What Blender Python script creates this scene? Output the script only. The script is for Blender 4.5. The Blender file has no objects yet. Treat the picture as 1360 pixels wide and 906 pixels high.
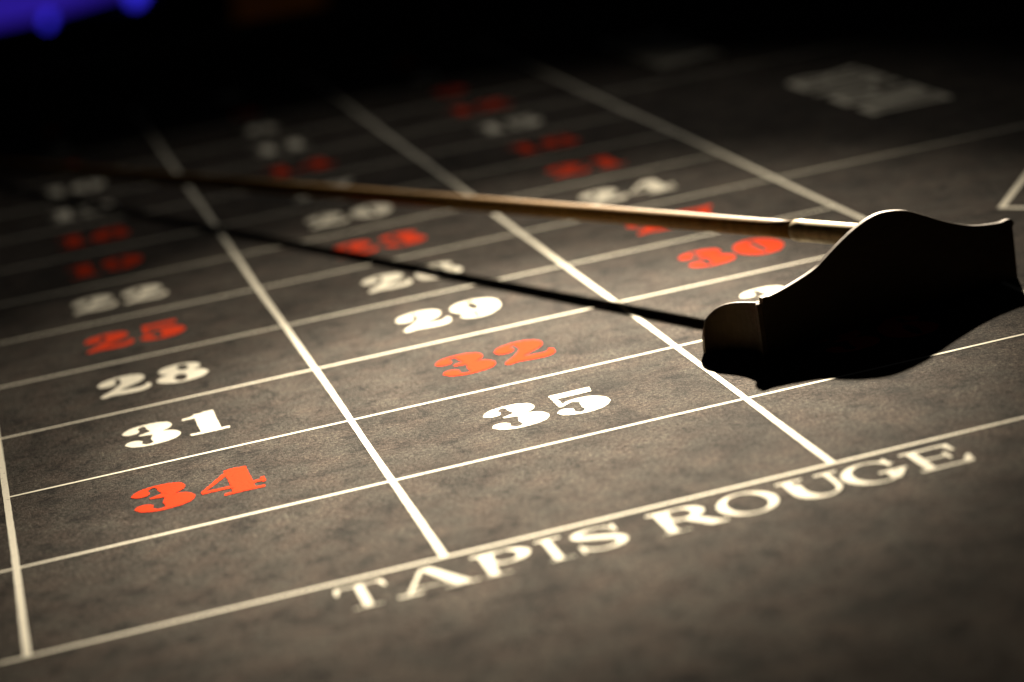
import bpy, bmesh, math, random
import numpy as np
from mathutils import Matrix, Vector

random.seed(7)
S = bpy.context.scene
COL = S.collection
U = 0.2                                   # width of one number column in metres

# ------------------------------------------------------------------ camera
fwd = Vector((0.19794769, 0.94246483, -0.26940074)).normalized()
up = Vector((0.21276866, 0.22697361, 0.95037492))
right = fwd.cross(up).normalized()
up = right.cross(fwd).normalized()
cam_data = bpy.data.cameras.new("camera")
cam = bpy.data.objects.new("camera", cam_data)
COL.objects.link(cam)
M4 = Matrix((right, up, -fwd)).transposed().to_4x4()
M4.translation = Vector((0.15491, -5.83663, 1.97396)) * U
cam.matrix_world = M4
cam_data.sensor_width = 36
cam_data.lens = 3104.13 / 1360 * 36
cam_data.clip_start = 0.02
cam_data.clip_end = 60
cam_data.dof.use_dof = True
cam_data.dof.focus_distance = 6.6 * U
cam_data.dof.aperture_fstop = 3.6
cam_data.dof.aperture_blades = 0
S.camera = cam

# ------------------------------------------------------------------ light and exposure
world = bpy.data.worlds.new("World")
S.world = world
world.use_nodes = True
bg = world.node_tree.nodes["Background"]
bg.inputs[0].default_value = (0.6, 0.62, 0.7, 1)
bg.inputs[1].default_value = 0.004

LDIR = Vector((0.66, 1.52, 1.0))
LAMP = (Vector((2.3, 0.3, 0)) + LDIR * 6.0) * U


def spot(name, power, target, angle, blend, sx, sy, radius, color, roll=0.0):
    ld = bpy.data.lights.new(name, 'SPOT')
    ld.energy = power
    ld.spot_size = math.radians(angle)
    ld.spot_blend = blend
    ld.shadow_soft_size = radius
    ld.color = color
    o = bpy.data.objects.new(name, ld)
    COL.objects.link(o)
    o.location = LAMP
    d = (Vector(target) * U - LAMP).normalized()
    # local y of the beam lies in the upright plane of the beam
    q = d.to_track_quat('-Z', 'Y') @ Matrix.Rotation(roll, 4, 'Z').to_quaternion()
    o.rotation_mode = 'QUATERNION'
    o.rotation_quaternion = q
    o.scale = (sx, sy, 1)
    return o


WARM = (1.0, 0.87, 0.68)
POWER = 2100
spot("table_lamp", POWER, (1.543, 0.465, 0), 14.4, 1.0, 1.0, 0.722, 0.04, WARM, -0.095)
spot("table_lamp_halo", POWER * 0.20, (1.62, 0.95, 0), 26.5, 1.0, 1.0, 0.722, 0.04, WARM, -0.095)
spot("table_lamp_spill", POWER * 0.0165, (1.1, 2.5, 0), 47.5, 1.0, 1.0, 0.8, 0.03, (1, .92, .8), 0)

vs = S.view_settings
S.display_settings.display_device = 'sRGB'
vs.view_transform = 'Standard'
vs.look = 'None'
vs.exposure = 0
vs.gamma = 1
vs.use_curve_mapping = False
S.cycles.use_denoising = True
S.cycles.max_bounces = 8
S.cycles.sample_clamp_indirect = 4


# ------------------------------------------------------------------ helpers
def tag(o, label=None, cat=None, group=None, kind=None):
    if label: o['label'] = label
    if cat: o['category'] = cat
    if group: o['group'] = group
    if kind: o['kind'] = kind
    return o


def link(name, me, mat=None, parent=None):
    o = bpy.data.objects.new(name, me)
    COL.objects.link(o)
    if mat: me.materials.append(mat)
    if parent: o.parent = parent
    return o


def mesh_from(name, verts, faces):
    me = bpy.data.meshes.new(name)
    me.from_pydata([tuple(v) for v in verts], [], faces)
    me.update()
    return me


def from_bm(name, bm, smooth=False):
    bmesh.ops.recalc_face_normals(bm, faces=bm.faces)
    me = bpy.data.meshes.new(name)
    bm.to_mesh(me)
    bm.free()
    if smooth:
        for p in me.polygons: p.use_smooth = True
    return me


def add_box(bm, lo, hi):
    lo, hi = Vector(lo), Vector(hi)
    m = Matrix.Translation((lo + hi) / 2) @ Matrix.Diagonal((*(hi - lo), 1))
    return bmesh.ops.create_cube(bm, size=1, matrix=m)


def lathe(bm, prof, a, axis, seg=40):
    """prof: list of (t, r) along axis starting at a"""
    axis = Vector(axis).normalized()
    x = axis.orthogonal().normalized()
    y = axis.cross(x)
    rings = []
    for t, r in prof:
        c = Vector(a) + axis * t
        rings.append([bm.verts.new(c + (x * math.cos(2 * math.pi * k / seg) + y * math.sin(2 * math.pi * k / seg)) * r)
                      for k in range(seg)])
    for i in range(len(rings) - 1):
        for k in range(seg):
            bm.faces.new((rings[i][k], rings[i][(k + 1) % seg], rings[i + 1][(k + 1) % seg], rings[i + 1][k]))
    bm.faces.new(rings[0][::-1])
    bm.faces.new(rings[-1])


# ------------------------------------------------------------------ materials
def new_mat(name):
    m = bpy.data.materials.new(name)
    m.use_nodes = True
    nt = m.node_tree
    b = nt.nodes["Principled BSDF"]
    return m, nt, b


def nd(nt, typ, **kw):
    n = nt.nodes.new(typ)
    for k, v in kw.items(): setattr(n, k, v)
    return n


def noise(nt, vec, scale, detail=4, rough=0.55, dist=0.0):
    n = nd(nt, 'ShaderNodeTexNoise')
    n.inputs['Scale'].default_value = scale
    n.inputs['Detail'].default_value = detail
    n.inputs['Roughness'].default_value = rough
    n.inputs['Distortion'].default_value = dist
    nt.links.new(vec, n.inputs['Vector'])
    return n.outputs['Fac']


def ramp(nt, fac, stops):
    r = nd(nt, 'ShaderNodeValToRGB')
    e = r.color_ramp.elements
    while len(e) < len(stops): e.new(0.5)
    for el, (p, c) in zip(e, stops):
        el.position = p
        el.color = (*c, 1) if not isinstance(c, (int, float)) else (c, c, c, 1)
    nt.links.new(fac, r.inputs[0])
    return r.outputs[0]


def mixc(nt, typ, fac, a, b):
    m = nd(nt, 'ShaderNodeMix', data_type='RGBA', blend_type=typ)
    for sock, v in ((m.inputs[0], fac), (m.inputs[6], a), (m.inputs[7], b)):
        if isinstance(v, (int, float)): sock.default_value = v
        elif isinstance(v, tuple): sock.default_value = (*v, 1)
        else: nt.links.new(v, sock)
    return m.outputs[2]


def pos(nt, scale=(1, 1, 1), rot=0.0):
    g = nd(nt, 'ShaderNodeNewGeometry')
    mp = nd(nt, 'ShaderNodeMapping')
    mp.inputs['Scale'].default_value = scale
    mp.inputs['Rotation'].default_value = (0, 0, rot)
    nt.links.new(g.outputs['Position'], mp.inputs['Vector'])
    return mp.outputs[0]


def felt_height(nt):
    p = pos(nt)
    fine = noise(nt, p, 1100, 2, 0.7)
    mid = noise(nt, p, 420, 4, 0.7, 0.15)
    return fine, mid


def felt_color(nt):
    p = pos(nt)
    fine, mid = felt_height(nt)
    c = ramp(nt, mid, [(0.32, (0.009, 0.008, 0.007)), (0.5, (0.0420, 0.0358, 0.0300)), (0.68, (0.087, 0.0755, 0.0640))])
    grain = ramp(nt, fine, [(0.32, 0.38), (0.5, 1.0), (0.68, 1.75)])
    c = mixc(nt, 'MULTIPLY', 1.0, c, grain)
    # worn cloudy patches, darker rubbed blotches and a slight tint drift
    cloud = noise(nt, p, 20, 5, 0.65, 0.3)
    c = mixc(nt, 'MULTIPLY', 1.0, c, ramp(nt, cloud, [(0.34, 0.55), (0.5, 1.0), (0.66, 1.35)]))
    tint = noise(nt, p, 45, 4, 0.6)
    c = mixc(nt, 'MULTIPLY', 1.0, c, ramp(nt, tint, [(0.36, (1.06, 0.95, 0.90)), (0.62, (0.97, 1.0, 0.98))]))
    blot = noise(nt, pos(nt, (64, 62, 60), 0.0), 1, 5, 0.66, 0.25)
    c = mixc(nt, 'MULTIPLY', 1.0, c, ramp(nt, blot, [(0.33, 0.30), (0.42, 0.72), (0.50, 1.0)]))
    # dark flecks
    fl = noise(nt, p, 170, 3, 0.6)
    c = mixc(nt, 'MULTIPLY', 1.0, c, ramp(nt, fl, [(0.28, 0.25), (0.38, 1.0)]))
    return c, fine, mid


def felt_mat():
    m, nt, b = new_mat("felt_cloth")
    c, fine, mid = felt_color(nt)
    nt.links.new(c, b.inputs['Base Color'])
    b.inputs['Roughness'].default_value = 1.0
    b.inputs['Specular IOR Level'].default_value = 0.1
    add = nd(nt, 'ShaderNodeMath', operation='ADD')
    nt.links.new(fine, add.inputs[0]); nt.links.new(mid, add.inputs[1])
    bp = nd(nt, 'ShaderNodeBump')
    bp.inputs['Strength'].default_value = 0.7
    bp.inputs['Distance'].default_value = 0.0012
    nt.links.new(add.outputs[0], bp.inputs['Height'])
    nt.links.new(bp.outputs[0], b.inputs['Normal'])
    return m


def ink_mat(name, col, wear=0.0):
    """print on cloth: the nap shows through a little"""
    m, nt, b = new_mat(name)
    fine, mid = felt_height(nt)
    c = mixc(nt, 'MULTIPLY', 1.0, col, ramp(nt, mid, [(0.28, 0.72), (0.45, 1.0)]))
    p = pos(nt)
    w = noise(nt, p, 420, 3, 0.6)
    fc, _, _ = felt_color(nt)
    c = mixc(nt, 'MIX', ramp(nt, w, [(0.26 + wear, 0.85), (0.33 + wear, 0.0)]), c, fc)
    nt.links.new(c, b.inputs['Base Color'])
    b.inputs['Roughness'].default_value = 0.9
    b.inputs['Specular IOR Level'].default_value = 0.0
    bp = nd(nt, 'ShaderNodeBump')
    bp.inputs['Strength'].default_value = 0.3
    bp.inputs['Distance'].default_value = 0.0008
    nt.links.new(mid, bp.inputs['Height'])
    nt.links.new(bp.outputs[0], b.inputs['Normal'])
    return m


def wood_mat(name, dark, light, rough, scale=(6, 60, 60), axis_obj=True):
    m, nt, b = new_mat(name)
    tc = nd(nt, 'ShaderNodeTexCoord')
    mp = nd(nt, 'ShaderNodeMapping')
    mp.inputs['Scale'].default_value = scale
    nt.links.new(tc.outputs['Object'], mp.inputs['Vector'])
    f = noise(nt, mp.outputs[0], 3, 6, 0.65, 1.2)
    nt.links.new(ramp(nt, f, [(0.3, dark), (0.7, light)]), b.inputs['Base Color'])
    r = ramp(nt, noise(nt, mp.outputs[0], 8, 3), [(0.3, rough * 0.8), (0.7, min(1, rough * 1.3))])
    nt.links.new(r, b.inputs['Roughness'])
    bp = nd(nt, 'ShaderNodeBump')
    bp.inputs['Strength'].default_value = 0.12
    bp.inputs['Distance'].default_value = 0.0005
    nt.links.new(f, bp.inputs['Height'])
    nt.links.new(bp.outputs[0], b.inputs['Normal'])
    return m


def brass_mat():
    m, nt, b = new_mat("aged_brass")
    tc = nd(nt, 'ShaderNodeTexCoord')
    f = noise(nt, tc.outputs['Object'], 180, 5, 0.6)
    nt.links.new(ramp(nt, f, [(0.3, (0.12, 0.086, 0.033)), (0.7, (0.20, 0.15, 0.062))]), b.inputs['Base Color'])
    b.inputs['Metallic'].default_value = 0.6
    nt.links.new(ramp(nt, f, [(0.3, 0.62), (0.7, 0.46)]), b.inputs['Roughness'])
    return m


def plain(name, col, rough=0.7, var=0.25, scale=12):
    m, nt, b = new_mat(name)
    tc = nd(nt, 'ShaderNodeTexCoord')
    f = noise(nt, tc.outputs['Object'], scale, 4)
    lo = tuple(c * (1 - var) for c in col); hi = tuple(c * (1 + var) for c in col)
    nt.links.new(ramp(nt, f, [(0.3, lo), (0.7, hi)]), b.inputs['Base Color'])
    b.inputs['Roughness'].default_value = rough
    return m


def glow(name, col, strength):
    m, nt, b = new_mat(name)
    tc = nd(nt, 'ShaderNodeTexCoord')
    f = noise(nt, tc.outputs['Object'], 2.2, 2)
    b.inputs['Base Color'].default_value = (0.02, 0.02, 0.02, 1)
    nt.links.new(ramp(nt, f, [(0.3, tuple(c * 0.75 for c in col)), (0.7, col)]), b.inputs['Emission Color'])
    b.inputs['Emission Strength'].default_value = strength
    return m


FELT = felt_mat()
WHITE = ink_mat("cream_ink", (0.78, 0.74, 0.62))
RED = ink_mat("red_ink", (0.58, 0.050, 0.019))
BLADE = wood_mat("dark_blade_wood", (0.014, 0.009, 0.0045), (0.026, 0.017, 0.0085), 0.5, (8, 60, 60))
BLADE.node_tree.nodes["Principled BSDF"].inputs["Specular IOR Level"].default_value = 0.3
SHAFT = wood_mat("varnished_cane", (0.10, 0.050, 0.0085), (0.19, 0.102, 0.021), 0.5, (60, 60, 6))
SHAFT.node_tree.nodes["Principled BSDF"].inputs["Specular IOR Level"].default_value = 0.16
for _m in (SHAFT, BLADE):
    _m.node_tree.nodes["Principled BSDF"].inputs["Specular Tint"].default_value = (1.0, 0.66, 0.34, 1)
BRASS = brass_mat()
RAIL = plain("rail_leather", (0.022, 0.015, 0.012), 0.55, 0.3, 60)
BODY = wood_mat("table_wood", (0.03, 0.016, 0.01), (0.06, 0.03, 0.018), 0.4, (4, 40, 40))
CARPET = plain("carpet", (0.02, 0.014, 0.014), 1.0, 0.4, 30)
WALL = plain("dark_wall", (0.03, 0.024, 0.024), 0.9, 0.3, 5)

# ------------------------------------------------------------------ glyphs: union of round brush strokes and boxes, contoured on a grid
def catmull(pts, n=14):
    P = [np.array(p, float) for p in pts]
    P = [2 * P[0] - P[1]] + P + [2 * P[-1] - P[-2]]
    out = []
    for i in range(1, len(P) - 2):
        for t in np.linspace(0, 1, n, endpoint=False):
            a, b, c, d = P[i - 1:i + 3]
            out.append(0.5 * (2 * b + (c - a) * t + (2 * a - 5 * b + 4 * c - d) * t * t + (3 * b - a - 3 * c + d) * t ** 3))
    out.append(P[-2])
    return np.array(out)


def f_stroke(X, Y, pts, sy=1.0):
    q = catmull(pts)
    d = np.full(X.shape, 1e9)
    for x, y, r in q:
        d = np.minimum(d, np.hypot(X - x, (Y - y) / sy) - max(r, 0.008))
    return d


def f_poly(X, Y, pts):
    pts = np.array(pts, float)
    d = np.full(X.shape, 1e9)
    inside = np.zeros(X.shape, bool)
    n = len(pts)
    for i in range(n):
        a, b = pts[i], pts[(i + 1) % n]
        e = b - a
        t = np.clip(((X - a[0]) * e[0] + (Y - a[1]) * e[1]) / (e @ e + 1e-12), 0, 1)
        d = np.minimum(d, np.hypot(X - a[0] - t * e[0], Y - a[1] - t * e[1]))
        c1 = (a[1] > Y) != (b[1] > Y)
        xi = a[0] + (Y - a[1]) / (b[1] - a[1] + 1e-12) * e[0]
        inside ^= c1 & (X < xi)
    return np.where(inside, -d, d)


def f_ell(X, Y, cx, cy, rx, ry):
    k = np.hypot((X - cx) / rx, (Y - cy) / ry)
    return (k - 1) * min(rx, ry)


def box(x0, y0, x1, y1): return ('p', [(x0, y0), (x1, y0), (x1, y1), (x0, y1)])


def contour_mesh(ops, w, n=96, grow=0.0):
    """ops: ('+'|'-', primitive). Returns verts (x,y) and faces of the filled glyph."""
    m = 0.06
    h = 1.0 / n
    xs = np.arange(-m, w + m + h, h); ys = np.arange(-m - 0.25, 1 + m + h, h)
    X, Y = np.meshgrid(xs, ys)
    D = np.full(X.shape, 1e9)
    for s, pr in ops:
        if pr[0] == 's': f = f_stroke(X, Y, *pr[1:])
        elif pr[0] == 'p': f = f_poly(X, Y, pr[1])
        else: f = f_ell(X, Y, *pr[1:])
        D = np.minimum(D, f) if s == '+' else np.maximum(D, -f)
    D = D - grow + 0.007 * np.sin(X * 41 + 1.3 * np.sin(Y * 37)) * np.sin(Y * 47 + 1.7 * np.sin(X * 29)) + 0.004 * np.sin(X * 97 + Y * 61) * np.sin(Y * 113 - X * 53)
    verts, faces, cache = [], [], {}

    def vid(key, p):
        if key not in cache:
            cache[key] = len(verts); verts.append(p)
        return cache[key]

    ny, nx = D.shape
    for j in range(ny - 1):
        run = None
        for i in range(nx):
            full = i < nx - 1 and D[j, i] < 0 and D[j, i + 1] < 0 and D[j + 1, i] < 0 and D[j + 1, i + 1] < 0
            if full:
                if run is None: run = i
                continue
            if run is not None:
                faces.append([vid((j, run), (xs[run], ys[j])), vid((j, i), (xs[i], ys[j])),
                              vid((j + 1, i), (xs[i], ys[j + 1])), vid((j + 1, run), (xs[run], ys[j + 1]))])
                run = None
            if i == nx - 1: continue
            c = [(j, i), (j, i + 1), (j + 1, i + 1), (j + 1, i)]
            if min(D[q] for q in c) >= 0: continue
            poly = []
            for k in range(4):
                a, b = c[k], c[(k + 1) % 4]
                if D[a] < 0: poly.append(vid(a, (xs[a[1]], ys[a[0]])))
                if (D[a] < 0) != (D[b] < 0):
                    t = D[a] / (D[a] - D[b])
                    pa = np.array((xs[a[1]], ys[a[0]])); pb = np.array((xs[b[1]], ys[b[0]]))
                    pp = pa + t * (pb - pa)
                    poly.append(vid(('e',) + tuple(sorted((a, b))), tuple(pp)))
            if len(poly) >= 3: faces.append(poly)
    return np.array(verts), faces


P, Mi = '+', '-'
DIG = {
    '0': (.76, [(P, ('e', .38, .5, .37, .5)), (Mi, ('e', .38, .5, .06, .41))]),
    '1': (.53, [(P, box(.17, .03, .44, .97)), (P, box(.03, 0, .55, .085)), (P, ('p', [(.44, 1.0), (.32, 1.0), (.20, .92), (.0, .86), (.0, .79), (.44, .79)]))]),
    '2': (.76, [(P, ('s', [(.15, .70, .135), (.17, .83, .09), (.34, .955, .042), (.52, .80, .165), (.50, .62, .15), (.30, .36, .075), (.10, .14, .055), (.06, .06, .05)])),
                (P, ('s', [(.08, .08, .06), (.22, .15, .10), (.42, .12, .11), (.60, .12, .10), (.70, .22, .05), (.715, .32, .03)]))]),
    '3': (.76, [(P, ('s', [(.135, .76, .115), (.17, .88, .07), (.34, .965, .034), (.52, .79, .165), (.47, .61, .085), (.25, .535, .026)])),
                (P, ('s', [(.25, .535, .026), (.46, .49, .07), (.56, .28, .195), (.47, .10, .09), (.30, .035, .034), (.15, .13, .08), (.13, .23, .115)]))]),
    '4': (.80, [(P, box(.36, .04, .64, .98)), (P, box(.25, 0, .75, .075)), (P, box(.0, .235, .78, .325)),
                (P, ('p', [(.0, .26), (.0, .33), (.42, 1.0), (.56, 1.0)])), (Mi, ('p', [(.115, .33), (.36, .33), (.36, .72)])),
                (P, box(.74, .20, .79, .40))]),
    '5': (.74, [(P, ('p', [(.10, .985), (.16, 1.0), (.66, 1.0), (.63, .80), (.17, .80)])), (P, box(.10, .45, .175, .99)),
                (P, ('s', [(.13, .47, .035), (.30, .585, .05), (.50, .50, .13), (.54, .31, .19), (.45, .11, .10), (.28, .035, .034), (.14, .14, .09), (.13, .22, .11)]))]),
    '6': (.76, [(P, ('e', .38, .33, .36, .33)), (Mi, ('e', .40, .32, .085, .255)), (P, ('e', .33, .45, .31, .44)), (Mi, ('p', [(.40, .95), (.42, .68), (.8, .60), (.8, 1.2), (.5, 1.2)])),
                (P, ('e', .40, .33, .35, .33)), (Mi, ('e', .41, .32, .08, .26)), (P, ('s', [(.20, .62, .13), (.30, .86, .08), (.44, .965, .034), (.57, .90, .06), (.60, .80, .10)])), ]),
    '7': (.76, [(P, ('s', [(.06, .70, .03), (.07, .84, .05), (.20, .87, .11), (.40, .85, .10), (.62, .88, .09), (.71, .96, .035)])),
                (P, ('s', [(.70, .95, .035), (.52, .68, .07), (.40, .42, .14), (.36, .22, .18), (.36, .17, .18)]))]),
    '8': (.76, [(P, ('e', .38, .75, .31, .25)), (P, ('e', .38, .29, .37, .29)), (Mi, ('e', .43, .775, .085, .16)), (Mi, ('e', .35, .26, .095, .185))]),
}
_s6 = DIG['6'][1]
DIG['9'] = (.76, None)


def rot_ops(ops, w):
    out = []
    for s, pr in ops:
        if pr[0] == 's': out.append((s, ('s', [(w - x, 1 - y, r) for x, y, r in pr[1]])))
        elif pr[0] == 'p': out.append((s, ('p', [(w - x, 1 - y) for x, y in pr[1]])))
        else: out.append((s, ('e', w - pr[1], 1 - pr[2], pr[3], pr[4])))
    return out


DIG['9'] = (.76, rot_ops(_s6, .76))

ST, HL, SR = .165, .05, .07    # stem width, hairline, serif height


def serif(cx, y, wd=.40): return box(cx - wd / 2, y, cx + wd / 2, y + SR * .62)


LET = {
    'T': (.86, [(P, box(.43 - ST / 2, 0, .43 + ST / 2, 1)), (P, serif(.43, 0, .50)), (P, box(.02, .935, .84, 1)),
                (P, ('p', [(.02, 1), (.0, .70), (.06, .70), (.13, .94)])), (P, ('p', [(.84, 1), (.86, .70), (.80, .70), (.73, .94)]))]),
    'A': (1.02, [(P, ('p', [(.41, 1), (.57, 1), (.93, .03), (.71, .03)])), (P, ('p', [(.41, 1), (.48, 1), (.18, .03), (.11, .03)])),
                 (P, box(.20, .21, .75, .26)), (P, box(.0, 0, .33, .085)), (P, box(.58, 0, 1.02, .06))]),
    'P': (.86, [(P, box(.10, 0, .10 + ST, 1)), (P, serif(.22, 0, .46)), (P, box(.0, .91, .5, 1)), (P, box(.2, .42, .5, .50)),
                (P, ('e', .52, .71, .34, .29)), (Mi, ('e', .48, .71, .17, .22)), (P, box(.10, 0, .10 + ST, 1)), (Mi, box(.34, .51, .46, .905))]),
    'I': (.46, [(P, box(.11, 0, .11 + ST, 1)), (P, serif(.23, 0, .46)), (P, box(0, .92, .46, 1))]),
    'S': (.84, [(P, ('s', [(.72, .76, .035), (.60, .92, .035), (.38, .96, .036), (.15, .86, .075), (.13, .70, .09), (.40, .56, .09), (.66, .41, .09), (.71, .24, .09), (.60, .09, .06), (.38, .036, .036), (.18, .10, .04), (.08, .26, .035)])),
                (P, box(.69, .68, .76, .98)), (P, box(.03, .02, .10, .34))]),
    'R': (1.0, [(P, box(.10, 0, .10 + ST, 1)), (P, serif(.22, 0, .46)), (P, box(.0, .91, .5, 1)), (P, box(.2, .45, .5, .53)),
                (P, ('e', .52, .73, .32, .27)), (Mi, ('e', .47, .73, .16, .20)), (P, box(.10, 0, .10 + ST, 1)), (Mi, box(.34, .545, .46, .905)),
                (P, ('p', [(.42, .50), (.62, .52), (.92, .07), (.92, 0), (.72, 0)])), (P, box(.74, 0, 1.0, .08))]),
    'O': (1.02, [(P, ('e', .51, .5, .50, .51)), (Mi, ('e', .51, .5, .315, .44))]),
    'U': (1.0, [(P, box(.09, .40, .09 + ST, 1)), (P, box(0, .92, .44, 1)), (P, box(.76, .40, .76 + .10, 1)), (P, box(.62, .92, 1.0, 1)),
                (P, ('e', .475, .40, .385, .41)), (Mi, ('e', .545, .42, .215, .335)), (Mi, box(.33, .42, .76, .915))]),
    'G': (1.06, [(P, ('e', .50, .5, .49, .51)), (Mi, ('e', .53, .5, .32, .44)), (Mi, box(.66, .42, 1.2, .72)),
                 (P, box(.66, .06, .66 + ST, .44)), (P, box(.56, .38, 1.04, .46)), (P, box(.80, .66, .88, .99))]),
    'E': (.92, [(P, box(.10, 0, .10 + ST, 1)), (P, box(0, .915, .80, 1)), (P, box(0, 0, .84, .085)), (P, box(.2, .46, .62, .54)),
                (P, box(.56, .34, .64, .66)), (P, ('p', [(.80, 1), (.80, .66), (.73, .66), (.66, .93)])), (P, ('p', [(.84, 0), (.90, .36), (.82, .36), (.68, .07)]))]),
    'M': (1.2, [(P, box(.10, 0, .20, 1)), (P, box(.84, 0, .84 + ST, 1)), (P, ('p', [(.10, 1), (.36, 1), (.66, .0), (.56, 0)])), (P, ('p', [(.56, 0), (.66, 0), (.95, 1), (.84, 1)])),
                (P, serif(.15, 0, .30)), (P, serif(.96, 0, .44)), (P, box(0, .92, .3, 1)), (P, box(.84, .92, 1.18, 1))]),
    'N': (1.08, [(P, box(.12, 0, .22, 1)), (P, box(.82, 0, .92, 1)), (P, ('p', [(.10, 1), (.36, 1), (.92, 0), (.70, 0)])),
                 (P, serif(.17, 0, .34)), (P, box(0, .92, .3, 1)), (P, box(.70, .92, 1.04, 1))]),
    'Q': (1.02, [(P, ('e', .51, .5, .50, .51)), (Mi, ('e', .51, .5, .315, .44)), (P, ('s', [(.48, .16, .05), (.66, .02, .09), (.84, -.12, .08), (.98, -.12, .03)]))]),
}
_cache = {}


def glyph(ch, grow=None):
    if grow is None: grow = 0.0 if ch in DIG else -0.011
    if (ch, grow) not in _cache:
        w, ops = DIG[ch] if ch in DIG else LET[ch]
        v, f = contour_mesh(ops, w, 96, grow)
        _cache[ch, grow] = (w, v, f)
    return _cache[ch, grow]


def print_mesh(name, items, z, grow=None):
    """items: (glyph, origin(u,v), x axis, y axis) in column units; flat print as a thin film"""
    V, F = [], []
    for ch, o, ax, ay in items:
        w, v, f = glyph(ch, grow)
        b = len(V)
        for x, y in v:
            V.append((U * (o[0] + x * ax[0] + y * ay[0]), U * (o[1] + x * ax[1] + y * ay[1]), z))
        F += [[b + k for k in q] for q in f]
    return mesh_from(name, V, F)


# ------------------------------------------------------------------ room
bm = bmesh.new(); add_box(bm, (-4, -3, -0.82), (7, 9, -0.78))
tag(link("floor", from_bm("floor", bm), CARPET), kind='structure')
bm = bmesh.new(); add_box(bm, (-4, 8.0, -0.78), (7, 8.1, 2.6))
tag(link("back_wall", from_bm("back_wall", bm), WALL), kind='structure')

# ------------------------------------------------------------------ roulette table
table = bpy.data.objects.new("roulette_table", None)
COL.objects.link(table)
tag(table, "roulette table covered in worn taupe felt printed with numbered boxes", "roulette table")
u0, u1, v0, v1 = -2.6, 7.0, -3.2, 8.9
bm = bmesh.new()
add_box(bm, (u0 * U, v0 * U, -0.006), (u1 * U, v1 * U, 0.0))
felt = link("felt", from_bm("felt", bm), FELT, table)
bm = bmesh.new()
add_box(bm, (u0 * U - 0.02, v0 * U - 0.02, -0.14), (u1 * U + 0.02, v1 * U + 0.02, -0.0065))
link("table_body", from_bm("table_body", bm), BODY, table)
bm = bmesh.new()     # padded rail round the edge
for a, b in (((u0, v1), (u1, v1)), ((u0, v0), (u0, v1)), ((u1, v0), (u1, v1)), ((u0, v0), (u1, v0))):
    a = Vector((a[0] * U, a[1] * U, 0.004)); b = Vector((b[0] * U, b[1] * U, 0.004))
    lathe(bm, [(-0.03, .012), (-0.02, .028), (0, .032), ((b - a).length, .032), ((b - a).length + .02, .028), ((b - a).length + .03, .012)], a, b - a, 24)
link("padded_rail", from_bm("padded_rail", bm, True), RAIL, table)
bm = bmesh.new()
add_box(bm, (-.04, -.04, -.778), (.04, .04, -.14))
leg_me = from_bm("leg", bm); leg_me.materials.append(BODY)
for x in (u0 + .5, u1 - .5):
    for y in (v0 + .5, v1 - .5):
        o = bpy.data.objects.new("leg", leg_me); COL.objects.link(o)
        o.location = (x * U, y * U, 0); o.parent = table

RP, FO = 0.61995, 0.64138          # row pitch and depth of the front boxes, in columns
LW = 0.019


def strip(a, b, z, w=LW, wob=0.0):
    a, b = Vector((a[0], a[1], 0)) * U, Vector((b[0], b[1], 0)) * U
    d = (b - a); n = Vector((-d.y, d.x, 0)).normalized() * (w * U / 2)
    N = max(2, int(d.length / 0.006))
    V, F = [], []
    ph = [random.uniform(0, 6.28) for _ in range(4)]
    for i in range(N + 1):
        t = i / N
        s = t * d.length
        q = a + d * t + n.normalized() * (0.0004 * math.sin(s * 11 + ph[0]) + 0.0001 * math.sin(s * 29 + ph[1]))
        k1 = 1 + .045 * math.sin(s * 310 + ph[0]) * math.sin(s * 97 + ph[1]) + random.uniform(-.03, .03)
        k2 = 1 + .045 * math.sin(s * 270 + ph[2]) * math.sin(s * 121 + ph[3]) + random.uniform(-.03, .03)
        V += [(q.x + n.x * k1, q.y + n.y * k1, z), (q.x - n.x * k2, q.y - n.y * k2, z)]
        if i: F.append((2 * i - 2, 2 * i - 1, 2 * i + 1, 2 * i))
    return mesh_from("printed_line", V, F)


def line(a, b, z, w=LW): return link("printed_line", strip(a, b, z, w), WHITE, felt)


TOP = 12 * RP
Z1, Z2, Z3 = 0.00025, 0.0004, 0.00025
U3 = lambda v: 3.02
for k in range(4):
    x = k if k < 3 else 3.018
    line((x, -FO), (x, TOP), Z2)
line((-2.2, -FO), (5.2, -FO), Z1, .0115)
for k in range(13):
    a = -2.2 if k in (0, 4, 8, 12) else 0.0
    b = 5.2 if k in (0, 4, 8, 12) else 3.018
    line((a, k * RP), (b, k * RP), Z1, .0125)

REDS = {1, 3, 5, 7, 9, 12, 14, 16, 18, 19, 21, 23, 25, 27, 30, 32, 34, 36}
DH = 0.224
for n in range(1, 37):
    r, c = (36 - n) // 3, (n - 1) % 3
    s = str(n)
    gap = .0175
    adv = [glyph(ch)[0] * DH + gap for ch in s]
    x = c + .513 - (sum(adv) - gap) / 2
    items = []
    for ch, a in zip(s, adv):
        items.append((ch, (x, r * RP + .197), (DH, 0), (0, DH)))
        x += a
    o = link("printed_number", print_mesh("printed_number", items, Z1), RED if n in REDS else WHITE, felt)
    o['label'] = f"{'orange red' if n in REDS else 'cream'} number {n} printed in its box"

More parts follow.
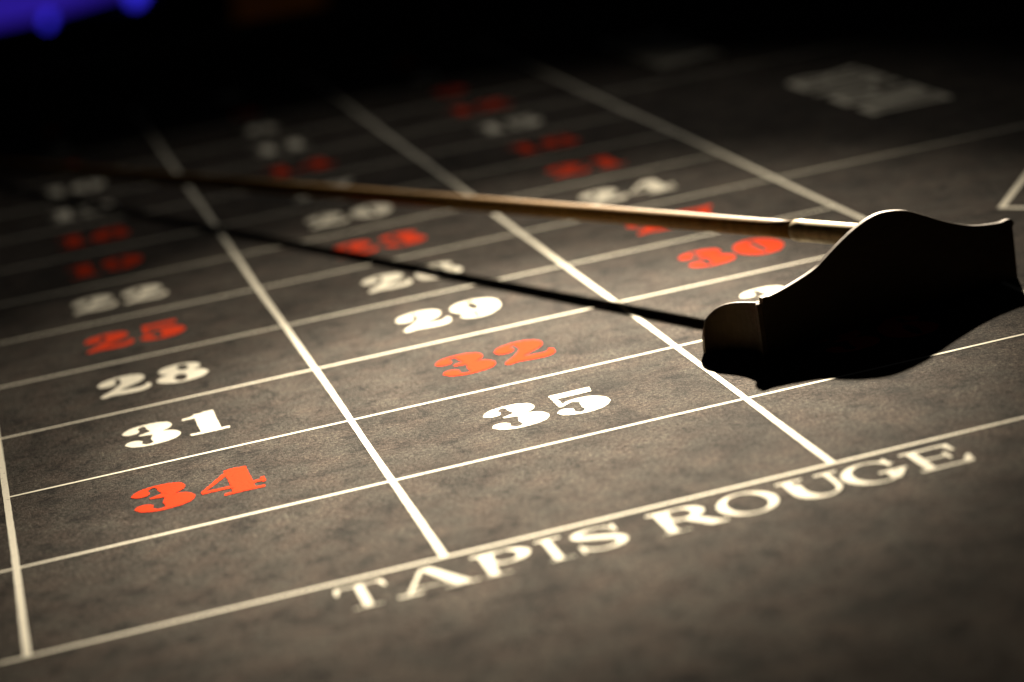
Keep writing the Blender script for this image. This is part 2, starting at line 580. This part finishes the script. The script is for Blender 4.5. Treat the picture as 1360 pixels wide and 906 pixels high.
# the words printed along the front edge, letter positions as on the cloth
wd = []
LH = .152
for ch, a, b in (('T', .712, .838), ('A', .842, 1.043), ('P', 1.048, 1.19), ('I', 1.208, 1.274), ('S', 1.288, 1.42)):
    w = glyph(ch)[0]; wd.append((ch, (a, -.838), ((b - a) / w, 0), (0, LH)))
o = link("printed_word", print_mesh("printed_word", wd, Z1), WHITE, felt)
o['label'] = "cream word TAPIS printed below the front line"
wd = []
for ch, a, b in (('R', 1.487, 1.655), ('O', 1.648, 1.805), ('U', 1.822, 1.985), ('G', 1.97, 2.142), ('E', 2.148, 2.302)):
    w = glyph(ch)[0]; wd.append((ch, (a, -.843), ((b - a) / w, 0), (0, LH)))
o = link("printed_word", print_mesh("printed_word", wd, Z1), WHITE, felt)
o['label'] = "cream word ROUGE printed below the front line"


# words of the outside bets, read from the long side of the table
def side_word(word, uc, vc, length, height):
    tot = sum(glyph(ch)[0] + .03 for ch in word) - .03
    k = length / tot
    y = vc - length / 2
    it = []
    for ch in word:
        it.append((ch, (uc + height / 2, y), (0, k), (-height, 0)))
        y += (glyph(ch)[0] + .03) * k
    return link("printed_word", print_mesh("printed_word", it, Z1, .012), WHITE, felt)


side_word("IMPAIR", 3.93, 3.80, 1.10, .36)['label'] = "blurred cream word printed beyond the number boxes"
side_word("MANQUE", 3.66, 5.95, 1.15, .34)['label'] = "faint cream word printed at the dark far side"
# outlined diamond of the outside bet
dl = [(3.40, 1.365), (3.75, 1.815), (4.35, 1.365), (3.75, .915)]
dl = [(3.41, 1.366), (3.98, 2.12), (4.55, 1.366), (3.98, .61)]
V, F = [], []
cx, cy = 3.98, 1.366
for k in (1.0, .945):
    for x, y in dl: V.append(((cx + (x - cx) * k) * U, (cy + (y - cy) * k) * U, Z1))
for i in range(4): F.append((i, (i + 1) % 4, 4 + (i + 1) % 4, 4 + i))
link("printed_diamond", mesh_from("printed_diamond", V, F), WHITE, felt)

# ------------------------------------------------------------------ croupier's rake
rake = bpy.data.objects.new("croupier_rake", None)
COL.objects.link(rake)
L = Vector((2.187, .308, 0)); Rr = Vector((3.065, .53, 0))
dr = (Rr - L).normalized(); nr = Vector((-dr.y, dr.x, 0))
rake.location = (L + (Rr - L) / 2) * U
tag(rake, "croupier's rake lying on the felt with its dark shaped blade standing upright", "rake")
bpy.context.view_layer.update()
INV = Matrix.Translation(-rake.location)
T = .018


def sheet(name, outline, o, d, n, t, bev=.0022):
    """outline (s,h) in columns -> a plate of thickness t standing on the felt"""
    bm = bmesh.new()
    f = [bm.verts.new((o + d * s + Vector((0, 0, h))) * U) for s, h in outline]
    b = [bm.verts.new((o + d * s + n * t + Vector((0, 0, h))) * U) for s, h in outline]
    bm.faces.new(f); bm.faces.new(b[::-1])
    N = len(f)
    for i in range(N): bm.faces.new((f[i], b[i], b[(i + 1) % N], f[(i + 1) % N]))
    bmesh.ops.recalc_face_normals(bm, faces=bm.faces)
    bmesh.ops.transform(bm, matrix=INV, verts=bm.verts)
    big = [e for e in bm.edges if any(len(q.verts) > 8 for q in e.link_faces) and abs(e.verts[0].co.z - e.verts[1].co.z) < abs((e.verts[0].co - e.verts[1].co).length) * .93]
    bmesh.ops.bevel(bm, geom=big, offset=bev * U, segments=2, affect='EDGES', profile=.5)
    me = from_bm(name, bm)
    return link(name, me, BLADE, rake)


prof = [(0.0, .180), (.012, .1815), (.03, .180), (.089, .190), (.158, .207), (.20, .221), (.230, .238), (.288, .271), (.347, .299), (.404, .318), (.455, .3225),
        (.527, .310), (.593, .280), (.672, .240), (.753, .208), (.80, .196), (.838, .190), (.875, .186), (.908, .188), (.921, .181), (.924, .168), (.916, .160)]
pc = catmull([(s, h, 0) for s, h in prof], 5)[:, :2]
zb = .0012
outline = [(.0, zb)] + [(.916, zb)] + [tuple(q) for q in pc[::-1]]
sheet("blade", outline, L, dr, nr, T)

# end wings: sheets bent back from both ends of the blade
WING = [(2.187, .308, .1648), (2.187, .3314, .1602), (2.1849, .3536, .1565), (2.181, .3744, .1532), (2.1752, .3937, .1505), (2.1679, .4115, .1482),
        (2.1591, .4276, .1465), (2.149, .4419, .145), (2.1377, .4542, .1425), (2.1254, .4646, .1395), (2.1123, .4728, .1345), (2.0984, .4787, .1272),
        (2.084, .4823, .1165), (2.0760, .4832, .108), (2.0691, .4835, .0982), (2.0610, .4830, .078), (2.0560, .4824, .055), (2.054, .482, .02)]


def wing(mirror):
    pts = []
    span = (Rr - L).length
    for x, y, h in WING:
        q = Vector((x, y, 0)) - L
        a, b = q.dot(dr), q.dot(nr)
        pts.append((span - a if mirror else a, b, h))
    t = T * .8
    bm = bmesh.new()
    rows = []
    for i, (a, b, h) in enumerate(pts):
        p0, p1 = pts[max(0, i - 1)], pts[min(len(pts) - 1, i + 1)]
        tx, ty = p1[0] - p0[0], p1[1] - p0[1]
        ln = math.hypot(tx, ty)
        nx, ny = (-ty / ln, tx / ln)
        if ny < 0: nx, ny = -nx, -ny
        if abs(ny) < .2 and (nx < 0) == (not mirror): nx, ny = -nx, -ny
        row = []
        for off, zz in ((0, zb), (0, h - .004), (t * .22, h), (t * .78, h), (t, h - .004), (t, zb)):
            q = L + dr * (a + nx * off) + nr * (b + ny * off) + nr * .0025 + dr * (.003 if mirror else -.003)
            row.append(bm.verts.new((q + Vector((0, 0, zz))) * U))
        rows.append(row)
    for r0, r1 in zip(rows, rows[1:]):
        for k in range(6):
            bm.faces.new((r0[k], r0[(k + 1) % 6], r1[(k + 1) % 6], r1[k]))
    bm.faces.new(rows[0]); bm.faces.new(rows[-1][::-1])
    bmesh.ops.transform(bm, matrix=INV, verts=bm.verts)
    return link("end_wing", from_bm("end_wing", bm), BLADE, rake)


wing(False)
wing(True)

# shaft: from the brass socket behind the blade to the far left, sinking to the felt
ax = Vector((-.4021, .91513, -.0285)).normalized()
hit = Vector((2.6091, .4147, .2515))
A0 = (hit + ax * .05) * U
length = 7.3 * U
bm = bmesh.new()
pr = []
for i in range(60):
    t = .30 * U + (length - .30 * U) * i / 59
    pr.append((t, U * (.0285 - .002 * i / 59 + .0004 * math.sin(i * 1.7))))
lathe(bm, pr, A0, ax)
bmesh.ops.transform(bm, matrix=INV, verts=bm.verts)
sh = link("shaft", from_bm("shaft", bm, True), SHAFT, rake)
bm = bmesh.new()
lathe(bm, [(-.035 * U, .0345 * U), (.02 * U, .0345 * U), (.24 * U, .0338 * U), (.272 * U, .0335 * U), (.276 * U, .0346 * U), (.290 * U, .0346 * U), (.294 * U, .0335 * U), (.308 * U, .0325 * U), (.311 * U, .0290 * U)], A0, ax, 48)
bmesh.ops.transform(bm, matrix=INV, verts=bm.verts)
link("ferrule", from_bm("ferrule", bm, True), BRASS, rake)

# ------------------------------------------------------------------ violet light far behind the table
def ray_at(px, py, depth):
    """a point at a given depth in front of the photographer's place, used to lay out the far wall"""
    d = right * ((px - 680) / 3104.13) + up * ((453 - py) / 3104.13) + fwd
    return Vector((0.15491, -5.83663, 1.97396)) * U + d * depth


disp = bpy.data.objects.new("light_panel", None)
COL.objects.link(disp)
pc0 = ray_at(60, -40, 5.2)
disp.location = pc0
tag(disp, "violet glowing light panel far behind the dark table", "light panel")
VIO = glow("violet_glow", (0.042, 0.018, 0.50), 0.52)
BLU = glow("blue_glow", (0.045, 0.035, 1.0), 1.15)
CAB = plain("black_cabinet", (0.012, 0.012, 0.014), .5)
bm = bmesh.new(); add_box(bm, (-.62, .012, -.12), (.235, .12, .42))
link("cabinet", from_bm("cabinet", bm), CAB, disp)
bm = bmesh.new()
vv = [bm.verts.new(q) for q in ((-.60, 0, -.118), (.0, 0, -.10), (.226, 0, -.076), (.225, 0, .40), (-.60, 0, .40))]
bk = [bm.verts.new(q.co + Vector((0, .012, 0))) for q in vv]
bm.faces.new(vv); bm.faces.new(bk[::-1])
for i in range(5): bm.faces.new((vv[i], bk[i], bk[(i + 1) % 5], vv[(i + 1) % 5]))
link("screen", from_bm("screen", bm), VIO, disp)
for x, z, r in ((-.018, -.107, .013), (.188, -.080, .026)):
    bm = bmesh.new()
    bmesh.ops.create_uvsphere(bm, u_segments=20, v_segments=12, radius=r, matrix=Matrix.Translation((x, -.03, z)) @ Matrix.Rotation(.5, 4, 'Y') @ Matrix.Diagonal((.75, .6, 1.25, 1)))
    link("lamp_bulb", from_bm("lamp_bulb", bm, True), BLU, disp)

# dim amber patch far behind the table: added glowing drum on a made-up stand
pos_a = ray_at(372, 8, 5.6)
amb = bpy.data.objects.new("amber_patch", None)
COL.objects.link(amb)
amb.location = (pos_a.x, pos_a.y, -0.78)
tag(amb, "dim amber patch of added glow in the dark room behind the table", "lamp")
AMB = glow("amber_glow", (1.0, 0.30, 0.02), 0.0075)
hz = pos_a.z + 0.78
bm = bmesh.new(); lathe(bm, [(0, .118), (.20, .10)], (0, 0, hz - .1), (0, 0, 1), 32)
link("glow_drum", from_bm("glow_drum", bm, True), AMB, amb)
bm = bmesh.new(); lathe(bm, [(0, .16), (.02, .16), (.03, .03), (.05, .014), (hz - .1, .014)], (0, 0, 0), (0, 0, 1), 24)
link("glow_stand", from_bm("glow_stand", bm), CAB, amb)
